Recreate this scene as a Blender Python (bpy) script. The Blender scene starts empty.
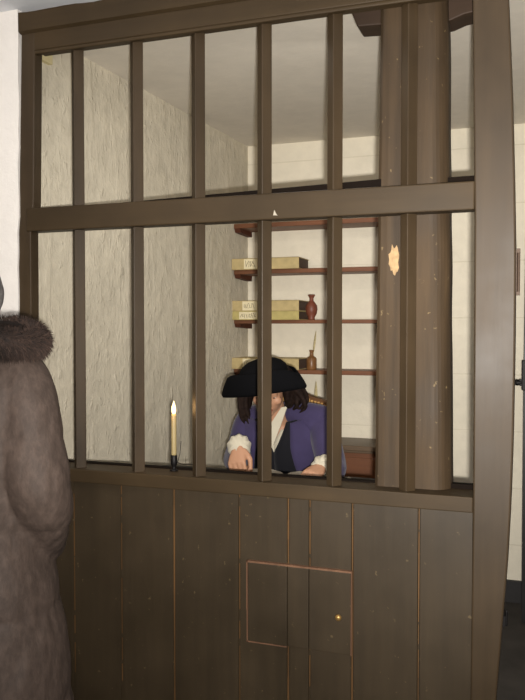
import bpy, bmesh, math, random
from mathutils import Vector, Matrix, noise
R = math.radians
SC = bpy.context.scene
COL = SC.collection
# ------------------------------------------------------------------ camera
cam_d = bpy.data.cameras.new('camera'); cam = bpy.data.objects.new('camera', cam_d); COL.objects.link(cam)
cam_d.sensor_fit = 'VERTICAL'; cam_d.sensor_height = 36.0
cam_d.lens = 770.0 / 700.0 * 36.0
cam_d.clip_start = 0.02
cam.location = (0, -2.248, 1.5)
cam.rotation_euler = (R(90) - math.atan(23 / 770), 0, R(19.6))
SC.camera = cam
# ------------------------------------------------------------------ world, exposure
w = bpy.data.worlds.new('world'); SC.world = w; w.use_nodes = True
w.node_tree.nodes['Background'].inputs[0].default_value = (0.75, 0.85, 1.0, 1)
w.node_tree.nodes['Background'].inputs[1].default_value = 0.3
SC.view_settings.view_transform = 'Standard'
SC.view_settings.look = 'None'
SC.view_settings.gamma = 1.0
SC.view_settings.use_curve_mapping = False
SC.view_settings.exposure = 0.0
# ------------------------------------------------------------------ lights (unseen ambient fills for both rooms, then the flash)
def area(name, loc, target, sx, sy, power, color):
    d = bpy.data.lights.new(name, 'AREA'); d.shape = 'RECTANGLE'; d.size = sx; d.size_y = sy
    d.energy = power; d.color = color
    o = bpy.data.objects.new(name, d); COL.objects.link(o); o.location = loc
    o.rotation_euler = (Vector(target) - Vector(loc)).to_track_quat('-Z', 'Y').to_euler()
    return o
area('room_fill', (-0.80, 0.35, 2.50), (-0.95, 0.9, 0.9), 0.4, 0.2, 5, (1.0, 0.93, 0.84))  # unseen ambient fill added inside the cell
area('hall_fill', (-1.7, -1.45, 2.53), (-1.9, -0.2, 1.2), 0.5, 0.5, 12, (1.0, 0.93, 0.88))  # unseen ambient light for the hall side
area('rear_fill', (0.35, -4.2, 1.35), (-0.3, 0.0, 1.3), 1.0, 1.2, 4, (1.0, 0.93, 0.86))  # weak fill added behind the camera, no window is built there
# the photographer's flash, just right of and below the lens
fla = area('camera_flash', (0.03, -2.25, 1.462), (-0.40, 0.6, 1.70), 0.03, 0.02, 42, (1.0, 0.955, 0.89))
fla.data.spread = R(100)

# ================================================================== materials
def lin(c):
    return tuple(((v / 255) / 12.92 if v / 255 <= 0.04045 else ((v / 255 + 0.055) / 1.055) ** 2.4) for v in c) + (1,)
class NT:
    def __init__(s, name):
        s.m = bpy.data.materials.new(name); s.m.use_nodes = True
        s.n = s.m.node_tree.nodes; s.l = s.m.node_tree.links; s.b = s.n['Principled BSDF']
        s.tc = s.n.new('ShaderNodeTexCoord')
    def add(s, t, **kw):
        n = s.n.new(t)
        for k, v in kw.items():
            if k in n.inputs: n.inputs[k].default_value = v
            else: setattr(n, k, v)
        return n
    def link(s, a, b): s.l.new(a, b)
    def mapped(s, scale, rot=(0, 0, 0)):
        m = s.add('ShaderNodeMapping'); m.inputs['Scale'].default_value = scale; m.inputs['Rotation'].default_value = rot
        s.link(s.tc.outputs['Object'], m.inputs['Vector']); return m.outputs['Vector']
    def noise(s, vec, scale, detail=4, rough=0.55):
        n = s.add('ShaderNodeTexNoise'); n.inputs['Scale'].default_value = scale; n.inputs['Detail'].default_value = detail
        n.inputs['Roughness'].default_value = rough; s.link(vec, n.inputs['Vector']); return n.outputs['Fac']
    def ramp(s, fac, stops):
        r = s.add('ShaderNodeValToRGB'); e = r.color_ramp.elements
        while len(e) < len(stops): e.new(0.5)
        for i, (p, c) in enumerate(stops): e[i].position = p; e[i].color = c
        s.link(fac, r.inputs['Fac']); return r.outputs['Color']
    def mix(s, fac, a, b, mode='MIX'):
        m = s.add('ShaderNodeMix', data_type='RGBA', blend_type=mode)
        for v, k in ((fac, 0), (a, 6), (b, 7)):
            if hasattr(v, 'links'): s.link(v, m.inputs[k])
            else: m.inputs[k].default_value = v
        return m.outputs[2]
    def bump(s, h, strength, dist=0.01, prev=None):
        b = s.add('ShaderNodeBump'); b.inputs['Strength'].default_value = strength; b.inputs['Distance'].default_value = dist
        s.link(h, b.inputs['Height'])
        if prev is not None: s.link(prev, b.inputs['Normal'])
        return b.outputs['Normal']
    def done(s, color, rough=0.6, normal=None, metal=0.0, spec=0.5):
        if hasattr(color, 'links'): s.link(color, s.b.inputs['Base Color'])
        else: s.b.inputs['Base Color'].default_value = color
        if hasattr(rough, 'links'): s.link(rough, s.b.inputs['Roughness'])
        else: s.b.inputs['Roughness'].default_value = rough
        s.b.inputs['Metallic'].default_value = metal
        s.b.inputs['Specular IOR Level'].default_value = spec
        if normal is not None: s.link(normal, s.b.inputs['Normal'])
        return s.m

def scale_c(c, k): return tuple(v * k for v in c[:3]) + (1,)
def wood(name, rgb, axis='z', rough=0.45, spec=0.4, var=0.35, specks=0.0, bump=0.12):
    t = NT(name); c = lin(rgb)
    sc = {'z': (26, 26, 1.6), 'x': (1.6, 26, 26), 'y': (26, 1.6, 26)}[axis]
    v = t.mapped(sc)
    g = t.noise(v, 1.0, 6, 0.6)
    col = t.ramp(g, [(0.25, scale_c(c, 1 - var)), (0.75, scale_c(c, 1 + var))])
    blot = t.noise(t.tc.outputs['Object'], 3.0, 4)
    col = t.mix(1.0, col, t.ramp(blot, [(0.3, (0.78, 0.78, 0.78, 1)), (0.7, (1.15, 1.12, 1.06, 1))]), 'MULTIPLY')
    if specks:
        sp = t.noise(t.tc.outputs['Object'], 55, 2)
        f = t.ramp(sp, [(0.70, (0, 0, 0, 1)), (0.76, (specks, specks, specks, 1))])
        col = t.mix(f, col, lin((190, 165, 120)))
    rg = t.ramp(blot, [(0.2, (rough - 0.1,) * 3 + (1,)), (0.8, (rough + 0.12,) * 3 + (1,))])
    return t.done(col, rg, t.bump(g, bump, 0.004), spec=spec)
def plaster(name, rgb, bumps=0.5, var=0.08, fine=True, joints=False, scratch=False):
    t = NT(name); c = lin(rgb); o = t.tc.outputs['Object']
    n1 = t.noise(o, 3.5, 6, 0.62); n2 = t.noise(o, 16, 5, 0.6); n3 = t.noise(o, 60, 3)
    col = t.ramp(n1, [(0.3, scale_c(c, 1 - var)), (0.7, scale_c(c, 1 + var))])
    col = t.mix(0.5, col, t.ramp(n2, [(0.35, scale_c(c, 1 - var * 1.3)), (0.7, scale_c(c, 1 + var))]))
    nor = t.bump(n1, bumps * 0.7, 0.03)
    nor = t.bump(n2, bumps, 0.012, nor)
    if scratch:   # combed trowel strokes and raised crumbs of lime
        v = t.mapped((16, 16, 3.2), (R(12), 0, 0))
        ns = t.noise(v, 1.0, 4, 0.7)
        ridge = t.ramp(ns, [(0.50, (0, 0, 0, 1)), (0.60, (1, 1, 1, 1))])
        nor = t.bump(ridge, 0.25, 0.006, nor)
        vo = t.noise(t.mapped((34, 34, 20)), 1.0, 2)
        crumb = t.ramp(vo, [(0.60, (0, 0, 0, 1)), (0.68, (1, 1, 1, 1))])
        nor = t.bump(crumb, 0.4, 0.006, nor)
        col = t.mix(t.ramp(ns, [(0.60, (0, 0, 0, 1)), (0.72, (.45, .45, .45, 1))]), col, scale_c(c, 1.35))
    if joints:
        br = t.add('ShaderNodeTexBrick'); br.inputs['Scale'].default_value = 1.0
        br.inputs['Brick Width'].default_value = 7.0; br.inputs['Row Height'].default_value = 0.31
        br.inputs['Mortar Size'].default_value = 0.004; br.inputs['Mortar Smooth'].default_value = 0.6
        m = t.add('ShaderNodeMapping'); m.inputs['Rotation'].default_value = (R(-90), 0, 0)
        t.link(o, m.inputs['Vector']); t.link(m.outputs[0], br.inputs['Vector'])
        nor = t.bump(br.outputs['Fac'], 0.25, -0.006, nor)
        dim = t.mix(br.outputs['Fac'], (1, 1, 1, 1), (0.80, 0.78, 0.74, 1))
        col = t.mix(t.noise(o, 2.0, 2), col, t.mix(1.0, col, dim, 'MULTIPLY'))
    if fine: nor = t.bump(n3, bumps * 0.4, 0.003, nor)
    return t.done(col, 0.85, nor, spec=0.2)
def cloth(name, rgb, scale=400, var=0.15, rough=0.9, wrinkle=0.3):
    t = NT(name); c = lin(rgb); o = t.tc.outputs['Object']
    a = t.noise(o, scale, 2); b = t.noise(o, 9, 4)
    col = t.ramp(b, [(0.3, scale_c(c, 1 - var)), (0.7, scale_c(c, 1 + var))])
    nor = t.bump(b, wrinkle, 0.02); nor = t.bump(a, 0.2, 0.002, nor)
    m = t.done(col, rough, nor, spec=0.2)
    t.b.inputs['Sheen Weight'].default_value = 0.15
    return m
def plain(name, rgb, rough=0.6, metal=0.0, spec=0.4, var=0.1, ns=20):
    t = NT(name); c = lin(rgb)
    n = t.noise(t.tc.outputs['Object'], ns, 4)
    col = t.ramp(n, [(0.3, scale_c(c, 1 - var)), (0.7, scale_c(c, 1 + var))])
    return t.done(col, rough, t.bump(n, 0.08, 0.004), metal, spec)

def felt(name, rgb):
    t = NT(name); n = t.noise(t.tc.outputs['Object'], 300, 2)
    return t.done(lin(rgb), 0.95, t.bump(n, 0.15, 0.002), spec=0.05)
def jacquard(name, rgb):
    t = NT(name); c = lin(rgb); o = t.tc.outputs['Object']
    a = t.noise(t.mapped((60, 60, 34), (R(20), R(15), 0)), 1.0, 3, 0.6); b = t.noise(o, 5, 3)
    col = t.ramp(a, [(0.36, scale_c(c, 0.84)), (0.50, scale_c(c, 1.0)), (0.64, scale_c(c, 1.22))])
    col = t.mix(1.0, col, t.ramp(b, [(0.3, (0.92, 0.92, 0.92, 1)), (0.7, (1.06, 1.05, 1.04, 1))]), 'MULTIPLY')
    return t.done(col, 0.7, t.bump(a, 0.35, 0.006), spec=0.25)
M = dict(
    frame=wood('dark_painted_oak', (59, 47, 32), 'z', 0.5, 0.3, 0.18),
    frame_x=wood('dark_painted_oak_rail', (60, 48, 32), 'x', 0.52, 0.22, 0.18),
    inner=wood('dark_oak_and_shadow', (22, 16, 12), 'x', 0.8, 0.06, 0.2),  # near-black lining oak, shadow round the openings painted into its tone
    plank=wood('brown_plank', (55, 45, 31), 'z', 0.5, 0.4, 0.16, specks=0.12),
    seam=wood('worn_seam_wood', (98, 72, 45), 'z', 0.7, 0.2, 0.5),
    worn=wood('worn_edge_wood', (108, 80, 62), 'z', 0.7, 0.2, 0.35),
    post=wood('old_timber', (62, 49, 34), 'z', 0.65, 0.25, 0.42, specks=0.22, bump=0.3),
    corbel=wood('reddish_timber', (52, 38, 27), 'x', 0.6, 0.3, 0.25),
    chip=plain('bare_pale_wood', (160, 132, 96), 0.85, var=0.3, ns=60),
    shelf=wood('red_brown_shelf', (112, 70, 44), 'x', 0.5, 0.4, 0.25),
    shelfdark=wood('dark_brown_cleat', (84, 46, 30), 'y', 0.6, 0.3, 0.2),
    cab=wood('red_brown_cabinet', (106, 66, 42), 'x', 0.4, 0.4, 0.22),
    cabtop=wood('brown_cabinet_top', (96, 78, 60), 'x', 0.45, 0.4, 0.15),
    black_wood=wood('black_wood', (24, 22, 22), 'x', 0.5, 0.4, 0.2),
    wall_left=plaster('rough_lime_plaster', (206, 198, 179), 0.5, 0.12, scratch=True),
    wall_far=plaster('whitewashed_blocks', (230, 222, 203), 0.35, 0.06, joints=True),
    wall_white=plaster('white_plaster', (236, 231, 225), 0.4, 0.03),
    ceiling=plaster('ceiling_plaster', (226, 219, 206), 0.12, 0.05, fine=False),
    hall_ceiling=plaster('hall_ceiling_plaster', (232, 234, 238), 0.15, 0.03, fine=False),
    floor=plain('dark_stone_floor', (62, 58, 54), 0.8, var=0.25, ns=6),
    base=plain('dark_skirting_paint', (40, 38, 38), 0.6),
    iron=plain('black_iron', (28, 26, 26), 0.5, 0.6),
    old_iron=plain('rusty_brown_iron', (72, 56, 44), 0.6, 0.3),
    brass=plain('tarnished_brass', (176, 140, 84), 0.4, 0.7, ns=200),
    vellum=plain('tan_vellum', (184, 165, 118), 0.7, var=0.12, ns=25),
    vellum_y=plain('yellow_vellum', (180, 166, 106), 0.7, var=0.12, ns=25),
    vellum_dark=plain('dark_leather', (70, 46, 34), 0.6, var=0.25, ns=60),
    pages=plain('page_edge', (150, 122, 88), 0.9, var=0.3, ns=90),
    label=plain('cream_label', (226, 214, 178), 0.85, var=0.06),
    ink=plain('faded_ink', (120, 108, 84), 0.9),
    vase=plain('brick_red_earthenware', (116, 64, 46), 0.45, var=0.15),
    bottle=plain('brown_stoneware', (122, 84, 48), 0.35, var=0.2),
    quill=plain('grey_feather', (178, 164, 124), 0.85, var=0.2, ns=90),
    skin=plain('painted_skin', (178, 134, 106), 0.55, var=0.06, ns=12),
    lips=plain('red_lip_paint', (140, 58, 48), 0.5),
    eye=plain('eye_white', (225, 220, 210), 0.3),
    iris=plain('dark_iris', (40, 28, 20), 0.3),
    hair=plain('dark_brown_hair', (30, 20, 16), 0.8, spec=0.12, var=0.5, ns=70),
    hat=felt('black_felt', (15, 15, 17)),
    coat=cloth('violet_blue_wool', (58, 51, 82), 450, 0.12, 0.85, 0.35),
    waist=cloth('black_waistcoat', (16, 16, 22), 450, 0.2, 0.8, 0.3),
    linen=cloth('cream_linen', (196, 188, 168), 450, 0.05, 0.9, 0.5),
    breech=cloth('dark_breeches', (38, 34, 40), 450, 0.15, 0.9, 0.3),
    parka=jacquard('taupe_quilted_fabric', (68, 57, 51)),
    fur=plain('dark_brown_fur', (36, 25, 20), 0.9, var=0.5, ns=40),
    fur_tip=plain('brown_fur_tip', (54, 39, 31), 0.9, var=0.4, ns=60),
    greyhair=plain('grey_hair', (96, 92, 90), 0.8, var=0.25, ns=90),
    trousers=cloth('dark_trousers', (40, 40, 48), 400, 0.12, 0.9, 0.3),
    shoe=plain('black_leather', (26, 24, 24), 0.4),
    paper=plain('grey_white_pages', (165, 157, 142), 0.9, var=0.06),
    wax=plain('ivory_wax', (158, 140, 98), 0.5, var=0.04),
    chairwood=wood('carved_brown_wood', (92, 62, 36), 'x', 0.45, 0.4, 0.3),
    studs=plain('gilt_studs', (190, 148, 88), 0.5, 0.2),
    leather=plain('brown_leather', (66, 44, 30), 0.5, var=0.2),
    batten=wood('pale_green_batten', (196, 186, 148), 'z', 0.8, 0.2, 0.08),
)
ft = NT('candle_flame'); ft.b.inputs['Emission Color'].default_value = (1.0, 0.78, 0.36, 1); ft.b.inputs['Emission Strength'].default_value = 2.0
M['flame'] = ft.done((1, 0.8, 0.5, 1))

# ================================================================== helpers
def obj(name, bm, mats, parent=None, smooth=False, bevel=0):
    bmesh.ops.recalc_face_normals(bm, faces=bm.faces)
    me = bpy.data.meshes.new(name); bm.to_mesh(me); bm.free()
    for m in (mats if isinstance(mats, (list, tuple)) else [mats]): me.materials.append(m)
    if smooth:
        for p in me.polygons: p.use_smooth = True
    o = bpy.data.objects.new(name, me); COL.objects.link(o)
    if parent is not None: o.parent = parent
    if bevel:
        b = o.modifiers.new('bevel', 'BEVEL'); b.width = bevel; b.segments = 2; b.limit_method = 'ANGLE'; b.angle_limit = R(40)
    return o
def tag(o, label, cat, group=None):
    o['label'] = label; o['category'] = cat
    if group: o['group'] = group
    return o
def thing(name, label, cat, loc=(0, 0, 0), rz=0, group=None):
    o = bpy.data.objects.new(name, None); COL.objects.link(o); o.empty_display_size = 0.1
    o.location = loc; o.rotation_euler = (0, 0, rz)
    return tag(o, label, cat, group)
def struct(o): o['kind'] = 'structure'; return o
def B(): return bmesh.new()
def box(bm, x0, x1, y0, y1, z0, z1, mat=0, mx=None):
    vs = [bm.verts.new(Vector(p) if mx is None else mx @ Vector(p)) for p in
          ((x0, y0, z0), (x1, y0, z0), (x1, y1, z0), (x0, y1, z0), (x0, y0, z1), (x1, y0, z1), (x1, y1, z1), (x0, y1, z1))]
    for f in ((0, 3, 2, 1), (4, 5, 6, 7), (0, 1, 5, 4), (1, 2, 6, 5), (2, 3, 7, 6), (3, 0, 4, 7)):
        bm.faces.new([vs[i] for i in f]).material_index = mat
    return bm
def prism(bm, pts, axis, a, b, mat=0):
    def mk(p, t):
        return {'x': (t, p[0], p[1]), 'y': (p[0], t, p[1]), 'z': (p[0], p[1], t)}[axis]
    v0 = [bm.verts.new(mk(p, a)) for p in pts]; v1 = [bm.verts.new(mk(p, b)) for p in pts]
    n = len(pts)
    bm.faces.new(v0).material_index = mat; bm.faces.new(v1[::-1]).material_index = mat
    for i in range(n): bm.faces.new((v0[i], v0[(i + 1) % n], v1[(i + 1) % n], v1[i])).material_index = mat
    return bm
def skin_rings(bm, rings, cap=True, closed=True, mat=0):
    vr = [[bm.verts.new(p) for p in r] for r in rings]
    for a, b in zip(vr, vr[1:]):
        n = len(a)
        for i in range(n if closed else n - 1):
            bm.faces.new((a[i], a[(i + 1) % n], b[(i + 1) % n], b[i])).material_index = mat
    if cap and closed:
        bm.faces.new(vr[0][::-1]).material_index = mat; bm.faces.new(vr[-1]).material_index = mat
    return vr
def lathe(bm, prof, c=(0, 0, 0), n=24, mat=0, sx=1, sy=1):
    rings = []
    for r, z in prof:
        rings.append([(c[0] + max(r, 1e-4) * sx * math.cos(2 * math.pi * i / n), c[1] + max(r, 1e-4) * sy * math.sin(2 * math.pi * i / n), c[2] + z) for i in range(n)])
    skin_rings(bm, rings, mat=mat); return bm
def smooth_path(pts, k=4):
    """Catmull-Rom over tuples of any length"""
    if len(pts) < 3: return pts
    out = []
    P = [pts[0]] + list(pts) + [pts[-1]]
    for i in range(1, len(P) - 2):
        for j in range(k):
            t = j / k
            out.append(tuple(0.5 * (2 * b + (c - a) * t + (2 * a - 5 * b + 4 * c - d) * t * t + (3 * b - a - 3 * c + d) * t ** 3)
                             for a, b, c, d in zip(P[i - 1], P[i], P[i + 1], P[i + 2])))
    out.append(tuple(pts[-1])); return out
def tube(bm, pts, n=12, k=4, mat=0, flat=1.0, round_ends=True):
    """pts: (x,y,z,r); limb with tapering radius"""
    q = smooth_path(pts, k)
    rings = []; up = Vector((0.13, 0.27, 0.95)); prev = None
    L = len(q)
    for i, p in enumerate(q):
        a = Vector(q[max(i - 1, 0)][:3]); b = Vector(q[min(i + 1, L - 1)][:3])
        d = (b - a).normalized()
        if prev is None:
            s = d.cross(up)
            if s.length < 0.1: s = d.cross(Vector((1, 0, 0)))
            s.normalize()
        else:
            s = (prev - d * prev.dot(d)).normalized()
        prev = s; t = d.cross(s)
        c = Vector(p[:3]); r = p[3]
        rings.append((c, s, t, r, d))
    R_ = []
    def ring(c, s, t, r): return [c + s * r * math.cos(2 * math.pi * i / n) + t * r * flat * math.sin(2 * math.pi * i / n) for i in range(n)]
    if round_ends:
        c, s, t, r, d = rings[0]
        for a in (80, 50, 25): R_.append(ring(c - d * r * math.sin(R(a)), s, t, r * math.cos(R(a))))
    for c, s, t, r, d in rings: R_.append(ring(c, s, t, r))
    if round_ends:
        c, s, t, r, d = rings[-1]
        for a in (25, 50, 80): R_.append(ring(c + d * r * math.sin(R(a)), s, t, r * math.cos(R(a))))
    skin_rings(bm, R_, mat=mat); return bm
def ellipsoid(bm, c, r, mx=None, n=24, m=14, mat=0):
    rings = []
    for j in range(m + 1):
        a = -math.pi / 2 + math.pi * j / m
        rr = max(math.cos(a), 1e-3)
        ring = []
        for i in range(n):
            p = Vector((r[0] * rr * math.cos(2 * math.pi * i / n), r[1] * rr * math.sin(2 * math.pi * i / n), r[2] * math.sin(a)))
            if mx is not None: p = mx @ p
            ring.append(p + Vector(c))
        rings.append(ring)
    skin_rings(bm, rings, mat=mat); return bm
def torso(bm, rings, n=32, k=4, mat=0, power=2.3):
    """rings: (cx,cy,cz,rx,ry,tilt) stacked super-ellipses"""
    q = smooth_path(rings, k); out = []
    for cx, cy, cz, rx, ry, tl in q:
        r = []
        for i in range(n):
            a = 2 * math.pi * i / n; ca, sa = math.cos(a), math.sin(a)
            x = rx * math.copysign(abs(ca) ** (2 / power), ca); y = ry * math.copysign(abs(sa) ** (2 / power), sa)
            r.append((cx + x, cy + y * math.cos(tl), cz + y * math.sin(tl)))
        out.append(r)
    skin_rings(bm, out, mat=mat); return bm
def fuse(name, bm, mat, parent, voxel=0.008, smooth=6):
    """union of overlapping closed shapes into one continuous smooth skin"""
    bmesh.ops.recalc_face_normals(bm, faces=bm.faces)
    me = bpy.data.meshes.new('tmp'); bm.to_mesh(me); bm.free()
    o = bpy.data.objects.new('tmp', me); COL.objects.link(o)
    r = o.modifiers.new('r', 'REMESH'); r.mode = 'VOXEL'; r.voxel_size = voxel
    if smooth:
        s = o.modifiers.new('s', 'SMOOTH'); s.iterations = smooth; s.factor = 0.5
    dg = bpy.context.evaluated_depsgraph_get()
    m2 = bpy.data.meshes.new_from_object(o.evaluated_get(dg))
    bpy.data.objects.remove(o); bpy.data.meshes.remove(me)
    m2.name = name; m2.materials.clear(); m2.materials.append(mat)
    for p in m2.polygons: p.use_smooth = True
    ob = bpy.data.objects.new(name, m2); COL.objects.link(ob); ob.parent = parent
    return ob
def bar_between(bm, p, q, r, n=8, mat=0): return tube(bm, [(*p, r), (*q, r)], n, 1, mat, round_ends=False)

# ================================================================== the setting
CZ = 2.59
def slab(name, x0, x1, y0, y1, z0, z1, m): return struct(obj(name, box(B(), x0, x1, y0, y1, z0, z1), m))
slab('floor', -3.2, 2.2, -4.6, 2.3, -0.1, 0.0, M['floor'])
# ceilings: the cell's own and the hall's
slab('ceiling_room', -1.95, 1.1, 0.13, 2.3, CZ, CZ + 0.1, M['ceiling'])
slab('ceiling_hall', -3.2, 2.2, -4.6, 0.13, CZ, CZ + 0.1, M['hall_ceiling'])
slab('wall_far', -1.95, 1.1, 2.14, 2.3, 0, CZ, M['wall_far'])
def plaster_wall(name, p0, p1, thick, m, nu, nv, amp, seed):
    """wall whose inner face is gently uneven, p0->p1 on plan, solid behind it"""
    bm = B(); d = Vector((p1[0] - p0[0], p1[1] - p0[1], 0)); nrm = Vector((d.y, -d.x, 0)).normalized()
    g = []
    for i in range(nu + 1):
        col = []
        for j in range(nv + 1):
            p = Vector((p0[0], p0[1], 0)) + d * (i / nu); p.z = CZ * j / nv
            e = 0 if j in (0, nv) or i in (0, nu) else 1
            h = noise.noise(p * 2.3 + Vector((seed, 0, 0))) + 0.5 * noise.noise(p * 6 + Vector((0, seed, 0)))
            col.append(bm.verts.new(p + nrm * (amp * h * e)))
        g.append(col)
    for i in range(nu):
        for j in range(nv): bm.faces.new((g[i][j], g[i + 1][j], g[i + 1][j + 1], g[i][j + 1]))
    bk = [bm.verts.new(g[a][b].co - nrm * thick) for a, b in ((0, 0), (nu, 0), (nu, nv), (0, nv))]
    bm.faces.new(bk[::-1])
    bm.faces.new([g[i][0] for i in range(nu, -1, -1)] + [bk[0], bk[1]])
    bm.faces.new([g[i][nv] for i in range(nu + 1)] + [bk[2], bk[3]])
    bm.faces.new([g[0][j] for j in range(nv + 1)] + [bk[3], bk[0]])
    bm.faces.new([g[nu][j] for j in range(nv, -1, -1)] + [bk[1], bk[2]])
    return struct(obj(name, bm, m, smooth=False))
plaster_wall('wall_left', (-1.752, 0.10), (-1.656, 2.14), 0.12, M['wall_left'], 40, 50, 0.008, 3.1)
# front wall left of the partition: plaster edge wanders along the old post
bm = B(); random.seed(4)
edge = [(-1.688 - 0.012 * (2.59 - z) + random.uniform(-0.004, 0.004), z) for z in [i * 2.59 / 44 for i in range(45)]]
prism(bm, [(-3.2, 0.0)] + edge + [(-3.2, CZ)], 'y', -0.008, 0.10)
struct(obj('wall_front', bm, M['wall_white']))
slab('wall_front_right', 0.86, 2.2, 0.0, 0.12, 0, CZ, M['wall_white'])
slab('wall_right', 1.0, 1.1, 0.12, 2.14, 0, CZ, M['wall_white'])
slab('wall_hall_left', -3.3, -3.2, -4.6, 0.1, 0, CZ, M['wall_white'])
slab('wall_hall_right', 2.2, 2.3, -4.6, 0.12, 0, CZ, M['wall_white'])
slab('wall_hall_back', -3.2, 2.2, -4.7, -4.6, 0, CZ, M['wall_white'])
slab('baseboard_far', -0.52, 0.995, 2.118, 2.14, 0.0, 0.118, M['base'])
bm = B(); box(bm, -1.752, -1.724, 0.14, 0.245, 2.485, 2.588)
struct(obj('trim_1', bm, M['batten'], bevel=0.003))

# ================================================================== the barred partition
part = thing('wooden_partition', 'dark brown wooden partition with upright bars over a boarded lower half', 'partition', (-0.88, 0.05, 0))
def at(o):   # keep world placement of a child built in world coordinates
    o.matrix_parent_inverse = Matrix.Translation(o.parent.location).inverted(); return o
def pobj(name, bm, m, parent=part, **k):
    o = obj(name, bm, m, parent, **k)
    top = parent
    o.matrix_parent_inverse = Matrix.Translation(part.location).inverted() if parent is part else Matrix.Identity(4)
    return o
def sloped(bm, left, right, y0, y1, zs, mat=0):
    """upright whose left/right edges are given as functions of height"""
    rings = [[(left(z), y0, z), (right(z), y0, z), (right(z), y1, z), (left(z), y1, z)] for z in zs]
    skin_rings(bm, rings, mat=mat); return bm
def interp(tab):
    def f(z):
        if z <= tab[0][0]: return tab[0][1]
        for (a, va), (b, vb) in zip(tab, tab[1:]):
            if z <= b: return va + (vb - va) * (z - a) / (b - a)
        return tab[-1][1]
    return f
random.seed(7)
# side posts
lp = sloped(B(), interp([(0, -1.722), (1.0, -1.708), (1.77, -1.702), (2.58, -1.680)]),
            interp([(0, -1.655), (1.0, -1.652), (1.83, -1.650), (1.9, -1.638), (2.44, -1.628), (2.58, -1.626)]), 0.0, 0.045, [i * 2.575 / 24 for i in range(25)])
pobj('left_post', lp, M['frame'], bevel=0.004)
redge = interp([(0, -0.122), (0.44, -0.098), (0.64, -0.084), (0.82, -0.071), (1.0, -0.063), (1.185, -0.0585), (1.45, -0.056), (1.71, -0.0565), (1.9, -0.061), (2.15, -0.069), (2.4, -0.081), (2.58, -0.092)])
rp = sloped(B(), interp([(0, -0.170), (1.0, -0.166), (1.8, -0.168), (2.43, -0.178), (2.58, -0.180)]), redge, 0.0, 0.075, [i * 2.585 / 40 for i in range(41)])
rpost = pobj('right_post', rp, M['frame'], bevel=0.005)
# rebate strip behind the right post (darker edge seen beside the doorway)
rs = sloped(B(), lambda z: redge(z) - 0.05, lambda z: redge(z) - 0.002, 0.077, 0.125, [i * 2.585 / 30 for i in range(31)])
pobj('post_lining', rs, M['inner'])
# hinge pin plates on the post edge
def sub(name, bm, m, par, **k):
    return obj(name, bm, m, par, **k)
hb = B(); box(hb, -0.060, -0.0545, 0.03, 0.085, 1.60, 1.715)
tube(hb, [(-0.050, 0.06, 1.600, 0.004), (-0.050, 0.06, 1.715, 0.004)], 10, 1)
box(hb, -0.056, -0.046, 0.05, 0.07, 1.710, 1.722); box(hb, -0.056, -0.046, 0.05, 0.07, 1.590, 1.600)
sub('hinge', hb, M['old_iron'], rpost)
hb = B(); box(hb, -0.086, -0.076, 0.03, 0.085, 0.645, 0.675); tube(hb, [(-0.0745, 0.06, 0.640, 0.004), (-0.0745, 0.06, 0.68, 0.004)], 10, 1)
sub('hinge', hb, M['iron'], rpost)
# top beam, its raised upper moulding, the mid rail, the sill
bm = B(); box(bm, -1.632, -0.172, 0.0, 0.065, 2.446, 2.576); box(bm, -1.632, -0.172, 0.0, 0.022, 2.434, 2.446)
pobj('top_beam', bm, M['frame_x'], bevel=0.004)
bm = B(); n = 30
for i in range(n + 1): pass
rings = []
for i in range(n + 1):
    x = -1.684 + (1.684 - 0.57) * i / n
    zt = 2.574 + 0.006 * noise.noise(Vector((x * 9, 0, 0)))
    rings.append([(x, -0.014, 2.512), (x, -0.002, 2.506), (x, 0.03, 2.506), (x, 0.03, zt), (x, -0.014, zt)])
skin_rings(bm, rings)
pobj('beam_moulding', bm, M['frame_x'])
bm = B(); box(bm, -0.568, -0.176, -0.010, 0.03, 2.480, 2.582)
pobj('beam_moulding', bm, M['frame_x'], bevel=0.003)
bm = B(); box(bm, -1.668, -0.168, -0.004, 0.055, 1.830, 1.910)
pobj('middle_rail', bm, M['frame_x'], bevel=0.004)
bm = B(); box(bm, -1.668, -0.166, -0.004, 0.106, 0.972, 1.0165)
pobj('sill', bm, M['frame_x'], bevel=0.003)
# dark edge strips round the openings, flash shadow put into their colour and taper
def shadow_edge(x0, x1, z0a, z1a, z0b, z1b, y0, y1, name):
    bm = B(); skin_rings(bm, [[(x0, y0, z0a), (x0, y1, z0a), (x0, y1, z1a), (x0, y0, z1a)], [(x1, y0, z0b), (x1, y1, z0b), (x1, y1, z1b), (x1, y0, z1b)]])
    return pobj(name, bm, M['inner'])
shadow_edge(-1.655, -0.440, 1.84, 1.914, 1.84, 1.945, 0.066, 0.10, 'rail_shadow_edge')
shadow_edge(-0.25, -0.172, 1.84, 1.938, 1.84, 1.939, 0.072, 0.10, 'rail_shadow_edge')
shadow_edge(-1.70, -0.440, 0.95, 1.020, 0.95, 1.0205, 0.107, 0.135, 'sill_shadow_edge')
shadow_edge(-0.25, -0.172, 0.95, 1.030, 0.95, 1.030, 0.107, 0.135, 'sill_shadow_edge')
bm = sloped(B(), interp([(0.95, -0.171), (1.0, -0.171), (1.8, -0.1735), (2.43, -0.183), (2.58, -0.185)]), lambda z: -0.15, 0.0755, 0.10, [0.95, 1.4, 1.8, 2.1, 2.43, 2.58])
pobj('post_shadow_edge', bm, M['inner'])
# six square bars set cornerwise
for cx in (-1.482, -1.256, -1.033, -0.807, -0.581, -0.358):
    h = 0.0245; cy = 0.0375
    bm = B(); prism(bm, [(cx - h, cy), (cx, cy - h), (cx + h, cy), (cx, cy + h)], 'z', 1.012, 2.44)
    pobj('bar', bm, M['frame'], bevel=0.002)
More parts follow.
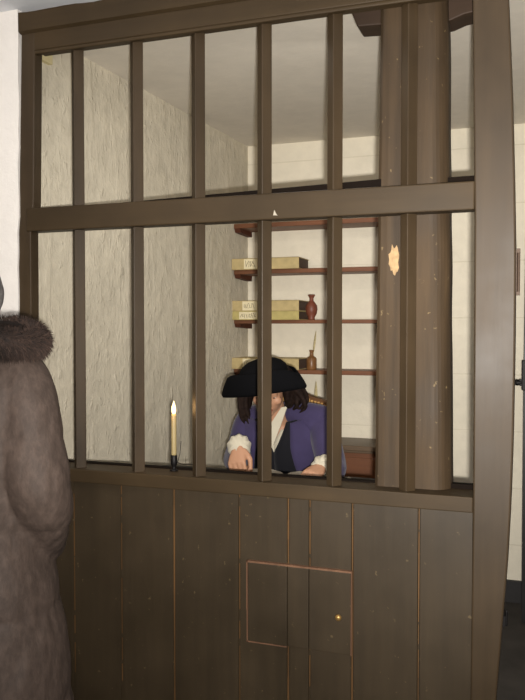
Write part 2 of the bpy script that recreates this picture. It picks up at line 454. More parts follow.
# boarded lower half: separate boards with worn, lighter grooves
seams = [-1.66, -1.500, -1.314, -1.117, -0.886, -0.723, -0.653, -0.519, -0.320, -0.164]
glow = {-1.500: .1, -1.314: .25, -1.117: .9, -0.886: .1, -0.723: .9, -0.653: .6, -0.519: .9, -0.320: .4}
bm = B()
for a, b in zip(seams, seams[1:]):
    g = 0.0022
    ring = [(a + g * .6, 0.028), (a + g * .6 + 0.003, 0.0215), (b - g * .6 - 0.003, 0.0215), (b - g * .6, 0.028), (b - g * .6, 0.044), (a + g * .6, 0.044)]
    prism(bm, ring, 'z', 0.0, 0.974)
for s, gk in glow.items():                      # bare wood showing in the groove between two boards
    wdt = 0.0008 + 0.0016 * gk
    zt = 0.972; z0 = 0.30 if gk < 0.6 else 0.05
    z = z0
    while z < zt:
        z2 = min(zt, z + random.uniform(0.05, 0.22))
        wj = wdt * random.uniform(0.55, 1.2)
        box(bm, s - wj, s + wj, 0.0228, 0.03, z, z2, 1)
        z = z2 + (random.uniform(0, 0.05) if gk < 0.9 else 0)
box(bm, -1.66, -0.166, 0.0262, 0.044, 0.0, 0.973)
box(bm, -1.63, -0.166, 0.016, 0.03, 0.9685, 0.9725, 1)
pobj('boarding', bm, [M['plank'], M['seam']])
# little hatch cut in the boards
bm = B(); hx0, hx1, hz0, hz1 = -0.854, -0.521, 0.506, 0.757
for a, b in ((hx0, -0.723), (-0.723, -0.653), (-0.653, hx1)):
    box(bm, a + 0.001, b - 0.001, 0.010, 0.024, hz0, hz1)
hatch = pobj('hatch_door', bm, M['plank'], bevel=0.0015)
bm = B()
box(bm, hx0 - 0.003, hx1 + 0.003, 0.008, 0.022, hz1, hz1 + 0.0055)
box(bm, hx0 - 0.004, hx0, 0.008, 0.022, hz0 + 0.10, hz1 + 0.0055)
box(bm, hx0 - 0.003, hx0, 0.009, 0.022, hz0 - 0.004, hz0 + 0.10)
box(bm, hx0 - 0.004, hx0 + 0.13, 0.009, 0.022, hz0 - 0.004, hz0)
box(bm, hx1, hx1 + 0.0025, 0.010, 0.022, hz0 - 0.002, hz1)
sub('worn_edge', bm, M['worn'], hatch)
bm = B(); lathe(bm, [(0.004, 0), (0.004, 0.008), (0.009, 0.011), (0.0105, 0.016), (0.008, 0.021), (0.003, 0.023)], n=16)
bmesh.ops.transform(bm, matrix=Matrix.Translation((-0.556, 0.010, 0.623)) @ Matrix.Rotation(R(90), 4, 'X'), verts=bm.verts)
sub('knob', bm, M['brass'], hatch, smooth=True)['label'] = 'small brass knob'
# old timber post rising behind the bars, with its bracket under the ceiling
def post_ring(z):
    l = -0.462 + 0.012 * (z - 1.0) / 1.5; r = -0.236 - 0.020 * (z - 1.0) / 1.5
    w_ = 0.003 * noise.noise(Vector((0, 0, z * 4)))
    l += w_; r += 0.003 * noise.noise(Vector((5, 0, z * 5)))
    y0, y1 = 0.064, 0.235
    pts = [(l, y1), (l, y0 + 0.012), (l + 0.010, y0 + 0.002), (l + 0.03, y0)]
    rad = 0.055
    for i in range(9):
        a = R(-90 + 90 * i / 8); pts.append((r - rad + rad * math.cos(a), y0 + rad + rad * math.sin(a)))
    pts += [(r - 0.004, y1 - 0.03), (r - 0.022, y1)]
    return [(x, y, z) for x, y in pts]
bm = B(); skin_rings(bm, [post_ring(i * 2.586 / 60) for i in range(61)])
tp = pobj('timber_post', bm, M['post'])
bm = B(); prism(bm, [(-0.590, 2.586), (-0.562, 2.500), (-0.534, 2.432), (-0.46, 2.428), (-0.27, 2.412), (-0.25, 2.414), (-0.232, 2.420), (-0.214, 2.426), (-0.182, 2.430), (-0.182, 2.586)], 'y', 0.128, 0.225)
sub('bracket', bm, M['corbel'], tp, bevel=0.004)
bm = B(); cpts = []
random.seed(3)
for i in range(22):
    a = 2 * math.pi * i / 22; k = 1 + random.uniform(-0.25, 0.2)
    cpts.append((-0.404 + 0.0155 * k * math.cos(a), 1.703 + 0.044 * k * math.sin(a)))
prism(bm, cpts, 'y', 0.062, 0.066)
sub('chipped_patch', bm, M['chip'], tp)['label'] = 'pale patch of bare chipped wood'
# chipped paint fleck on the middle rail
bm = B(); prism(bm, [(-0.764, 1.842), (-0.760, 1.858), (-0.754, 1.846), (-0.750, 1.841)], 'y', -0.006, 0.0)
pobj('paint_chip', bm, M['paper'])

# ================================================================== far-right doorway: black door leaf in the cell's corner
door = struct(obj('door_1', sloped(B(), interp([(0, -0.058), (1.2, -0.060), (2.05, -0.056)]), lambda z: 0.72, 1.80, 1.845, [0.012, 0.6, 1.2, 1.6, 2.05]), M['black_wood']))
bm = B(); box(bm, -0.068, 0.06, 1.775, 1.81, 1.185, 1.335)
lk = obj('rim_lock', bm, M['iron'], door, bevel=0.004)
bm = B(); box(bm, -0.078, -0.05, 1.782, 1.805, 1.206, 1.240); tube(bm, [(-0.074, 1.793, 1.223, 0.014), (-0.090, 1.793, 1.223, 0.016)], 12, 1)
obj('lock_bolt', bm, M['iron'], lk)

# ================================================================== shelves on the far wall
def shelf(z0, z1, x1, label):
    t = thing('wall_shelf', label, 'shelf', (-1.2, 2.03, z0), 0, 'plank shelves on the far wall')
    bm = B(); box(bm, -0.465, x1 + 1.2, -0.10, 0.108, 0, z1 - z0); obj('board', bm, M['shelf'], t, bevel=0.002)
    bm = B(); prism(bm, [(-0.098, 0.0), (-0.082, -0.022), (0.106, -0.030), (0.106, 0.0)], 'x', -0.463, -0.428)
    obj('cleat', bm, M['shelfdark'], t)
    bm = B(); prism(bm, [(-0.098, 0.0), (-0.082, -0.022), (0.106, -0.030), (0.106, 0.0)], 'x', x1 + 1.2 - 0.05, x1 + 1.2 - 0.015)
    obj('cleat', bm, M['shelfdark'], t)
    return t
X1 = -0.62
shelf(2.072, 2.098, X1, 'highest red-brown plank shelf, just below the middle rail, with nothing visible on it')
shelf(1.806, 1.830, X1, 'red-brown plank shelf carrying a single tan ledger, second from the top')
shelf(1.520, 1.541, X1, 'red-brown plank shelf carrying two stacked ledgers and a red vase')
shelf(1.233, 1.257, X1, 'lowest red-brown plank shelf with a brown bottle and quill, behind the tricorne hat')
def ledger(x0, x1, z0, h, mat, label, lab0, lab1, group='ledgers on the shelves'):
    y0, y1 = 1.905, 2.115
    t = thing('ledger', label, 'book', ((x0 + x1) / 2, (y0 + y1) / 2, z0), 0, group)
    hx = (x1 - x0) / 2; hy = (y1 - y0) / 2
    bm = B(); c = 0.004
    box(bm, -hx, hx, -hy, hy, 0, c); box(bm, -hx, hx, -hy, hy, h - c, h); box(bm, -hx, hx, -hy, -hy + c, c, h - c)
    obj('cover', bm, mat, t, bevel=0.001)
    bm = B(); box(bm, -hx + 0.006, hx - 0.005, -hy + c, hy - 0.006, c, h - c)
    obj('pages', bm, M['vellum_dark'], t)
    bm = B(); box(bm, lab0 - (x0 + x1) / 2, lab1 - (x0 + x1) / 2, -hy - 0.0012, -hy, 0.004, h - 0.004)
    lb = obj('paper_label', bm, M['label'], t)
    bm = B(); random.seed(int(z0 * 1000)); x = lab0 - (x0 + x1) / 2 + 0.012
    while x < lab1 - (x0 + x1) / 2 - 0.012:
        zc = h / 2 + random.uniform(-0.003, 0.003); k = random.uniform(0.3, 0.6) * h
        mx = Matrix.Translation((x, -hy - 0.0016, zc)) @ Matrix.Rotation(random.uniform(-0.5, 0.5), 4, 'Y')
        box(bm, -0.0012, 0.0012, -0.0003, 0.0003, -k / 2, k / 2, mx=mx)
        if random.random() < 0.5:
            mx = Matrix.Translation((x + 0.003, -hy - 0.0016, zc + random.choice((-1, 0, 1)) * k / 2.4)) @ Matrix.Rotation(random.uniform(-0.3, 0.3), 4, 'Y')
            box(bm, -0.004, 0.004, -0.0003, 0.0003, -0.001, 0.001, mx=mx)
        x += random.uniform(0.008, 0.014)
    obj('faded_writing', bm, M['ink'], lb)
    return t
ledger(-1.668, -1.262, 1.830, 0.064, M['vellum'], 'thick tan ledger lying alone on the shelf, closest to the middle rail', -1.592, -1.512)
ledger(-1.668, -1.262, 1.541, 0.050, M['vellum_y'], 'yellowish ledger at the bottom of the stack of two, beside the red vase', -1.622, -1.512)
ledger(-1.668, -1.262, 1.5915, 0.060, M['vellum'], 'tan ledger lying on top of another ledger, beside the red vase', -1.602, -1.512)
ledger(-1.668, -1.262, 1.257, 0.064, M['vellum'], 'tan ledger on the lowest shelf, partly hidden by the black hat', -1.600, -1.512)
# earthenware vase
t = thing('vase', 'small brick-red earthenware vase beside the stack of two ledgers', 'vase', (-1.205, 1.965, 1.541))
bm = B(); lathe(bm, [(0.018, 0), (0.020, 0.006), (0.018, 0.012), (0.030, 0.035), (0.0345, 0.06), (0.032, 0.08), (0.020, 0.098), (0.012, 0.107), (0.0115, 0.122), (0.018, 0.134), (0.0195, 0.139), (0.012, 0.139), (0.009, 0.120)], n=28)
obj('vase_body', bm, M['vase'], t, smooth=True)
bm = B(); lathe(bm, [(0.0150, 0.1325), (0.0205, 0.136), (0.0205, 0.141), (0.015, 0.143), (0.011, 0.139)], n=28)
obj('rim', bm, M['vase'], t, smooth=True)
# ink bottle with quill
def feather(bm, base, tip, width, bend=(0, 0, 0)):
    a, b = Vector(base), Vector(tip); d = b - a; side = d.cross(Vector((0, 1, 0))).normalized()
    rows = []
    for i in range(13):
        s = i / 12; c = a + d * s + Vector(bend) * math.sin(math.pi * s)
        wd = width * (0.16 + 0.84 * max(0, math.sin(math.pi * min(1, max(0, (s - 0.15) / 0.85)) ** 1.3)))
        if s > 0.97: wd = width * 0.1
        rows.append([c - side * wd + Vector((0, 0.001, 0)), c + Vector((0, -0.0022, 0)), c + side * wd + Vector((0, 0.001, 0)), c + Vector((0, 0.0022, 0))])
    skin_rings(bm, rows); return bm
def inkpot(name, label, loc, mat, tip, width, base=(0, 0, 0.02), s=1.0):
    t = thing(name, label, 'inkwell', loc)
    bm = B(); lathe(bm, [(0.027 * s, 0), (0.029 * s, 0.005), (0.029 * s, 0.062 * s), (0.025 * s, 0.070 * s), (0.012 * s, 0.078 * s), (0.010 * s, 0.100 * s), (0.014 * s, 0.106 * s), (0.014 * s, 0.112 * s), (0.009 * s, 0.112 * s), (0.008 * s, 0.09 * s)], n=24)
    obj('bottle', bm, mat, t, smooth=True)
    bm = feather(B(), base, tip, width); obj('quill', bm, M['quill'], t)
    return t
inkpot('ink_bottle', 'brown stoneware ink bottle with a thin quill on the lowest shelf', (-1.203, 1.962, 1.257), M['bottle'], (0.026, 0.0, 0.222), 0.006)

# ================================================================== cabinet below the shelves
cab = thing('cabinet', 'low red-brown wooden cabinet against the far wall, right of the seated figure', 'cabinet', (-0.92, 1.94, 0))
bm = B(); box(bm, -0.33, 0.33, -0.085, 0.19, 0.06, 0.815); obj('body', bm, M['cab'], cab, bevel=0.003)
bm = B(); box(bm, -0.36, 0.36, -0.115, 0.195, 0.830, 0.857); box(bm, -0.345, 0.345, -0.10, 0.19, 0.815, 0.830); obj('cabinet_top', bm, M['cabtop'], cab, bevel=0.004)
for x in (-0.168, 0.168):
    bm = B(); box(bm, x - 0.155, x + 0.155, -0.092, -0.08, 0.10, 0.58); obj('door', bm, M['cab'], cab, bevel=0.004)
bm = B(); box(bm, -0.323, 0.323, -0.092, -0.08, 0.605, 0.79); obj('drawer', bm, M['cab'], cab, bevel=0.004)
for x, y in ((-0.29, -0.05), (0.29, -0.05), (-0.29, 0.15), (0.29, 0.15)):
    bm = B(); box(bm, x - 0.03, x + 0.03, y - 0.03, y + 0.03, 0, 0.06); obj('foot', bm, M['cab'], cab)
inkpot('inkwell', 'pale upright quill in a small pot on the cabinet, showing above the carved chair back', (-1.165, 1.90, 0.857), M['bottle'], (0.006, 0, 0.340), 0.011, s=0.7)

# ================================================================== writing desk and open book
DZ = 0.882
desk = thing('writing_desk', 'black wooden writing desk behind the barred partition', 'desk', (-1.05, 0.62, 0))
bm = B(); rad = 0.05; pts = []
hx, hy = 0.53, 0.235
for cx_, cy_, a0 in ((hx - rad, hy - rad, 0), (-hx + rad, hy - rad, 90), (-hx + rad, -hy + rad, 180), (hx - rad, -hy + rad, 270)):
    for i in range(6): a = R(a0 + 90 * i / 5); pts.append((cx_ + rad * math.cos(a), cy_ + rad * math.sin(a)))
prism(bm, pts, 'z', DZ - 0.03, DZ); obj('desk_top', bm, M['black_wood'], desk, bevel=0.003)
bm = B(); box(bm, -0.48, 0.48, -0.20, -0.18, 0.79, DZ - 0.03); box(bm, -0.48, -0.46, -0.20, 0.20, 0.79, DZ - 0.03); box(bm, 0.46, 0.48, -0.20, 0.20, 0.79, DZ - 0.03); obj('apron', bm, M['black_wood'], desk)
for x, y in ((-0.45, -0.17), (0.45, -0.17), (-0.45, 0.17), (0.45, 0.17)):
    bm = B(); box(bm, x - 0.025, x + 0.025, y - 0.025, y + 0.025, 0, 0.80); obj('leg', bm, M['black_wood'], desk)
bk = thing('open_book', 'open book with grey-white pages lying on the desk under the hands', 'book', (-0.965, 0.64, DZ))
bm = B(); box(bm, -0.215, 0.215, -0.105, 0.105, 0, 0.005); obj('cover', bm, M['vellum_dark'], bk)
for s in (-1, 1):
    bm = B(); prof = [(0.0, 0.012), (0.02, 0.024), (0.06, 0.032), (0.12, 0.031), (0.17, 0.026), (0.205, 0.018), (0.207, 0.005), (0.0, 0.005)]
    prism(bm, [(s * x, z) for x, z in prof], 'y', -0.1, 0.1); obj('pages', bm, M['paper'], bk)
pp = B(); g = []
for i in range(9):
    u = i / 8; g.append([(-0.06 + 0.12 * u, -0.05, 0.001 + 0.028 * (1 - u) ** 2), (-0.06 + 0.12 * u, 0.05, 0.001 + 0.030 * (1 - u) ** 2), (-0.06 + 0.12 * u, 0.05, 0.0002 + 0.030 * (1 - u) ** 2), (-0.06 + 0.12 * u, -0.05, 0.0002 + 0.028 * (1 - u) ** 2)])
skin_rings(pp, g)
ps = obj('paper_sheet', pp, M['paper']); ps.scale = (0.55, 0.7, 0.8); ps.location = (-0.665, 0.70, DZ); tag(ps, 'small curled sheet of paper on the desk by the right elbow', 'paper')

# ================================================================== carved chair behind the figure
ch = thing('carved_chair', 'dark carved wooden chair with a studded arched back rail behind the seated figure', 'chair', (-1.125, 1.10, 0), R(-6))
SZ = 0.50
bm = B(); box(bm, -0.23, 0.23, -0.22, 0.20, SZ - 0.05, SZ - 0.01); obj('seat', bm, M['chairwood'], ch, bevel=0.006)
bm = B(); torso(bm, [(0, -0.01, SZ - 0.012, 0.21, 0.19, 0), (0, -0.01, SZ + 0.008, 0.215, 0.195, 0), (0, -0.01, SZ + 0.018, 0.19, 0.17, 0)], power=5); obj('cushion', bm, M['leather'], ch, smooth=True)
for x, y in ((-0.2, -0.19), (0.2, -0.19), (-0.2, 0.17), (0.2, 0.17)):
    bm = B(); lathe(bm, [(0.020, 0), (0.026, 0.02), (0.018, 0.05), (0.022, 0.2), (0.028, 0.26), (0.02, 0.3), (0.024, SZ - 0.05)], (x, y, 0), 14); obj('leg', bm, M['chairwood'], ch, smooth=True)
def by(z): return 0.185 + 0.10 * (z - SZ)
for x in (-0.19, 0.19):
    bm = B(); tube(bm, [(x, by(SZ - 0.03), SZ - 0.03, 0.018), (x, by(0.8), 0.8, 0.018), (x, by(1.08), 1.08, 0.016)], 10); obj('stile', bm, M['chairwood'], ch, smooth=True)
crest = lambda x: 1.165 - 0.075 * (abs(x) / 0.2) ** 1.6 + (0.010 * math.cos(x / 0.2 * 9))* (abs(x) / 0.2)
def crest_band(d0, d1, y0, y1):
    bm = B(); rings = []
    for i in range(33):
        x = -0.205 + 0.41 * i / 32; z = crest(x); yb = by(z)
        rings.append([(x, yb + y0, z + d0), (x, yb + y0, z + d1), (x, yb + y1, z + d1), (x, yb + y1, z + d0)])
    skin_rings(bm, rings); return bm
cr = obj('crest_rail', crest_band(-0.022, 0.020, -0.018, 0.022), M['chairwood'], ch, bevel=0.003)
for sx_ in (-1, 1): obj('scroll', ellipsoid(B(), (sx_ * 0.205, by(1.09), 1.083), (0.022, 0.024, 0.022)), M['chairwood'], cr, smooth=True)
bm = B()
for i in range(23):
    x = -0.187 + 0.374 * i / 22; z = crest(x); box(bm, x - 0.0055, x + 0.0055, by(z) - 0.023, by(z) - 0.017, z - 0.010, z + 0.006)
obj('studs', bm, M['studs'], cr)['label'] = 'row of gilt studs'
bm = B(); box(bm, -0.17, 0.17, -0.012, 0.012, 0, 0.46, mx=Matrix.Translation((0, by(0.62), 0.62)) @ Matrix.Rotation(-0.10, 4, 'X')); obj('back_panel', bm, M['leather'], ch, bevel=0.006)

# ================================================================== seated mannequin, a dressed wax figure
FX, FY = -1.055, 0.97       # chest
per = thing('person', 'seated wax mannequin in a black tricorne hat and blue coat writing at the desk', 'person', (FX, FY, 0))
L = lambda *p: (p[0] - FX, p[1] - FY, p[2])
HC = Vector(L(-1.060, 0.80, 1.255))            # head centre
HM = Matrix.Rotation(R(14), 4, 'Z') @ Matrix.Rotation(R(30), 4, 'X')   # face towards -y, bowed down
def hd(x, y, z): return HC + (HM @ Vector((x, y, z)))
H3 = HM.to_3x3()
bm = B()
ellipsoid(bm, HC + H3 @ Vector((0, 0.008, 0.012)), (0.075, 0.094, 0.080), H3)                 # skull
ellipsoid(bm, HC + H3 @ Vector((0, -0.022, -0.035)), (0.062, 0.068, 0.085), H3)               # face
ellipsoid(bm, HC + H3 @ Vector((0, -0.058, -0.098)), (0.026, 0.024, 0.020), H3)               # chin
ellipsoid(bm, HC + H3 @ Vector((0, -0.080, 0.020)), (0.050, 0.014, 0.012), H3)                # brow
for s in (-1, 1):
    ellipsoid(bm, HC + H3 @ Vector((s * 0.040, -0.066, -0.030)), (0.021, 0.018, 0.020), H3)   # cheek
    ellipsoid(bm, HC + H3 @ Vector((s * 0.030, -0.0745, 0.003)), (0.016, 0.013, 0.010), H3)   # lowered eyelid
    ellipsoid(bm, HC + H3 @ Vector((s * 0.077, 0.012, -0.012)), (0.010, 0.018, 0.030), H3)    # ear
    ellipsoid(bm, HC + H3 @ Vector((s * 0.010, -0.094, -0.038)), (0.009, 0.009, 0.008), H3)   # nostril wing
tube(bm, [(*hd(0, -0.086, 0.012), 0.009), (*hd(0, -0.100, -0.018), 0.010), (*hd(0, -0.106, -0.036), 0.012)], 10, 3)   # nose
ellipsoid(bm, HC + H3 @ Vector((0, -0.086, -0.064)), (0.024, 0.010, 0.006), H3)               # lips
ellipsoid(bm, HC + H3 @ Vector((0, -0.085, -0.074)), (0.020, 0.010, 0.006), H3)
tube(bm, [(*hd(0, 0.03, -0.05), 0.052), (*L(-1.068, 0.90, 1.115), 0.055), (*L(-1.06, 0.95, 1.06), 0.065)], 16, 3)   # neck
TR = [(0, 0.14, 0.53, 0.155, 0.125, 0), (0, 0.13, 0.62, 0.150, 0.118, 0.05), (0, 0.09, 0.74, 0.138, 0.105, 0.15), (0, 0.05, 0.86, 0.150, 0.110, 0.25),
      (0, 0.015, 0.96, 0.170, 0.112, 0.35), (0, -0.01, 1.045, 0.180, 0.095, 0.4), (0, -0.025, 1.095, 0.130, 0.07, 0.4)]
torso(bm, TR)
# arm chains: shoulder, elbow, wrist  (figure's right arm is on picture left)
ARM = {-1: [(-1.205, 0.955, 1.070), (-1.222, 0.86, 0.925), (-1.140, 0.670, 1.016)],
       1: [(-0.868, 0.955, 1.088), (-0.785, 0.800, 0.925), (-0.785, 0.665, 0.950)]}
for s in (-1, 1):
    a, b, c = [L(*p) for p in ARM[s]]
    mid = lambda p, q, t: tuple(p[i] + (q[i] - p[i]) * t for i in range(3))
    tube(bm, [(*a, 0.052), (*mid(a, b, .5), 0.046), (*b, 0.040), (*mid(b, c, .35), 0.041), (*mid(b, c, .75), 0.032), (*c, 0.026)], 14, 3)
    # leg: hip, knee, ankle
    hp, kn, an = (s * 0.09, 0.10, 0.585), (s * 0.11, -0.33, 0.60), (s * 0.11, -0.30, 0.09)
    tube(bm, [(*hp, 0.080), (*mid(hp, kn, .5), 0.070), (*kn, 0.055)], 16, 3)
    tube(bm, [(*kn, 0.054), (*mid(kn, an, .3), 0.055), (*mid(kn, an, .75), 0.038), (*an, 0.034)], 16, 3)
    tube(bm, [(an[0], an[1] + 0.02, 0.045, 0.036), (an[0], an[1] - 0.08, 0.035, 0.034), (an[0], an[1] - 0.16, 0.028, 0.026)], 12, 3)
def hand(bm, wrist, fwd, palm_n, side, curl, length=0.17):
    """palm box + four unequal bent fingers + thumb leaving the side of the palm; side=+1 thumb along +s"""
    f = Vector(fwd).normalized(); n = Vector(palm_n); n = (n - f * n.dot(f)).normalized(); s = f.cross(n) * side
    w = Vector(wrist); pl = length * 0.46
    P_ = lambda a, b, c: w + f * a + s * b + n * c
    rings = []
    for a, hw, ht in ((0.0, 0.024, 0.018), (0.02, 0.030, 0.018), (0.05, 0.038, 0.016), (pl, 0.039, 0.013)):
        rings.append([P_(a, hw * math.copysign(abs(math.cos(t)) ** .7, math.cos(t)), ht * math.sin(t)) for t in [2 * math.pi * i / 14 for i in range(14)]])
    skin_rings(bm, rings)
    for i, (off, ln) in enumerate(((0.030, 0.88), (0.010, 1.0), (-0.011, 0.94), (-0.030, 0.74))):
        seg = [ln * length * k for k in (0.27, 0.17, 0.13)]
        p = P_(pl - 0.012, off, 0); pts = [(*p, 0.0095)]; ang = curl[0] * 0.5
        p = p + f * 0.012; pts.append((*p, 0.0095)); ang = curl[0]
        for k, sg in enumerate(seg):
            d = f * math.cos(ang) + n * math.sin(ang)
            p = p + d * sg; pts.append((*p, (0.0088, 0.0082, 0.0072)[k])); ang += curl[k + 1] if k < 2 else 0
        tube(bm, pts, 10, 3)
    t0 = P_(0.022, 0.026, 0.004)
    d1 = (f * 0.75 + s * 0.55 + n * 0.45).normalized(); d2 = (f * 0.85 + n * 0.55 - s * 0.05).normalized()
    q1 = t0 + d1 * 0.036; q2 = q1 + d2 * 0.030; q3 = q2 + d2 * 0.024
    tube(bm, [(*t0, 0.014), (*q1, 0.0115), (*q2, 0.0100), (*q3, 0.0085)], 10, 3)
# hand on picture left: loose fist resting on the page, knuckles towards the viewer
hand(bm, L(-1.137, 0.655, 1.014), (0.12, -0.55, -0.80), (0.1, 0.80, -0.55), 1, (0.9, 1.35, 0.9), 0.165)
# hand on picture right: fingers laid over the edge of the book
hand(bm, L(-0.787, 0.655, 0.952), (-0.25, -0.9, -0.22), (-0.2, 0.15, -1), -1, (0.35, 0.7, 0.5))
fuse('body', bm, M['skin'], per, 0.0048, 4)
# painted features
bm = B()
ellipsoid(bm, HC + H3 @ Vector((0, -0.089, -0.064)), (0.023, 0.0095, 0.0055), H3); ellipsoid(bm, HC + H3 @ Vector((0, -0.088, -0.074)), (0.019, 0.0095, 0.006), H3)
obj('lips', bm, M['lips'], per, smooth=True)
for s in (-1, 1):
    e = obj('eye', ellipsoid(B(), HC + H3 @ Vector((s * 0.030, -0.0715, -0.004)), (0.012, 0.011, 0.006), H3), M['eye'], per, smooth=True)
    obj('iris', ellipsoid(B(), HC + H3 @ Vector((s * 0.030, -0.0815, -0.007)), (0.005, 0.002, 0.003), H3), M['iris'], e, smooth=True)
# clothing layers: shirt, waistcoat, coat as shells open at the front
def shell(rings, grow, opening, zrange, thick, name, mat, n=56, k=6, ripple=0.0):
    """opening(z) -> half width in metres left open at the front (-y)"""
    q = [r for r in smooth_path(rings, k) if zrange[0] <= r[2] <= zrange[1]]
    bm = B(); rows = []
    for cx, cy, cz, rx, ry, tl in q:
        rx2, ry2 = rx + grow, ry + grow
        hw = min(opening(cz), rx2 * 0.97); a0 = math.asin(min(0.98, hw / rx2)) ; row = []
        for i in range(n + 1):
            a = -math.pi / 2 + a0 + (2 * math.pi - 2 * a0) * i / n
            ca, sa = math.cos(a), math.sin(a); p = 2 / 2.3
            rp_ = 1 + ripple * math.sin(a * 9 + cz * 20)
            x = rx2 * math.copysign(abs(ca) ** p, ca) * rp_; y = ry2 * math.copysign(abs(sa) ** p, sa) * rp_
            row.append((cx + x, cy + y * math.cos(tl), cz + y * math.sin(tl)))
        rows.append(row)
    skin_rings(bm, rows, cap=False, closed=False)
    o = obj(name, bm, mat, per, smooth=True)
    sm = o.modifiers.new('thick', 'SOLIDIFY'); sm.thickness = thick; sm.offset = 1
    return o
TRc = TR[:-1] + [(0, -0.022, 1.100, 0.135, 0.075, 0.4), (0, -0.030, 1.130, 0.085, 0.066, 0.4)]
shell(TRc, 0.004, lambda z: 0.0 if z < 1.05 else (z - 1.05) * 0.5, (0.53, 1.095), 0.004, 'shirt', M['linen'])
shell(TRc, 0.012, lambda z: 0.0 if z < 1.01 else (z - 1.01) * 0.40, (0.60, 1.125), 0.004, 'waistcoat', M['waist'])
coat_open = interp([(0.55, 0.11), (0.86, 0.100), (0.95, 0.082), (1.03, 0.066), (1.12, 0.064)])
ct = shell(TRc, 0.026, coat_open, (0.50, 1.125), 0.008, 'coat', M['coat'], ripple=0.006)
bm = B()
for s in (-1, 1):
    a, b, c = [Vector(L(*p)) for p in ARM[s]]
    e = c + (b - c) * 0.16
    a2 = a + Vector((-s * 0.035, -0.005, 0.0))
    tube(bm, [(*a2, 0.070), (*(a + Vector((0, 0, -0.008))), 0.070), (*(a + (b - a) * .5), 0.064), (*b, 0.062), (*(b + (e - b) * .5), 0.056), (*e, 0.044)], 18, 4)
for x0_, z0_, x1_, z1_ in ((-1.190, 1.082, -1.128, 1.108), (-0.880, 1.098, -0.990, 1.126)):   # coat over the shoulders to the neck
    tube(bm, [(*L(x0_, 0.952, z0_), 0.070), (*L((x0_ + x1_) / 2, 0.945, (z0_ + z1_) / 2 + 0.004), 0.060), (*L(x1_, 0.930, z1_), 0.046)], 18, 4)
fuse('coat_sleeves', bm, M['coat'], per, 0.006, 6)
cx_ = -1.064      # open shirt front: two linen lapels meeting in a V
for sd in (-1, 1):
    bm = B(); f_ = []
    for (dx, z, y) in ((0.048, 1.160, 0.842), (0.072, 1.164, 0.850), (0.040, 1.075, 0.850), (0.004, 0.985, 0.852), (-0.001, 0.985, 0.851), (-0.001, 1.085, 0.840)):
        f_.append(Vector(L(cx_ + sd * dx, y, z)))
    a_ = [bm.verts.new(v) for v in f_]; b_ = [bm.verts.new(v + Vector((0, 0.006, 0))) for v in f_]
    bm.faces.new(a_); bm.faces.new(b_[::-1])
    for k in range(6): bm.faces.new((a_[k], a_[(k + 1) % 6], b_[(k + 1) % 6], b_[k]))
    obj('shirt_lapel', bm, M['linen'], per)
bm = B()   # turned collar of the coat round the back of the neck
rows = []
for i in range(25):
    a = R(-52 + 284 * i / 24); x, y = math.cos(a), math.sin(a)
    zc = 1.085 + 0.030 * y; base = Vector((x * 0.088, -0.028 + y * 0.080, zc - 0.02)); top = Vector((x * 0.080, -0.024 + y * 0.074, zc + 0.032))
    out = Vector((x, y, 0)) * 0.010
    rows.append([base, top, top + out, base + out])
skin_rings(bm, rows); obj('coat_collar', bm, M['coat'], per, smooth=True)
for s in (-1, 1):   # linen frill at each wrist
    a, b, c = [Vector(L(*p)) for p in ARM[s]]
    d = (c - b).normalized(); u = d.cross(Vector((0, 0, 1))).normalized(); v = u.cross(d)
    bm = B(); rows = []
    for j in range(6):
        t = j / 5; cc = c - d * 0.042 + d * (0.075 * t); rr = (0.040, 0.046, 0.049, 0.047, 0.040, 0.030)[j]
        rows.append([cc + (u * math.cos(q) + v * math.sin(q)) * (rr + 0.005 * t * math.sin(9 * q)) for q in [2 * math.pi * i / 54 for i in range(54)]])
    skin_rings(bm, rows, cap=True); o = obj('cuff_frill', bm, M['linen'], per, smooth=True)
    sm = o.modifiers.new('thick', 'SOLIDIFY'); sm.thickness = 0.002
bm = B()
for s in (-1, 1):
    hp, kn = (s * 0.09, 0.12, 0.585), (s * 0.11, -0.33, 0.60)
    tube(bm, [(*hp, 0.088), (hp[0] + s * .01, -0.10, 0.592, 0.078), (*kn, 0.063), (kn[0], kn[1] + 0.004, 0.50, 0.060)], 16, 3)
fuse('breeches', bm, M['breech'], per, 0.008, 4)
for s in (-1, 1):
    an = (s * 0.11, -0.30, 0.09)
    bm = B(); tube(bm, [(an[0], an[1] + 0.03, 0.050, 0.044), (an[0], an[1] - 0.06, 0.044, 0.043), (an[0], an[1] - 0.17, 0.034, 0.033)], 14, 3)
    fuse('shoe', bm, M['shoe'], per, 0.006, 3)
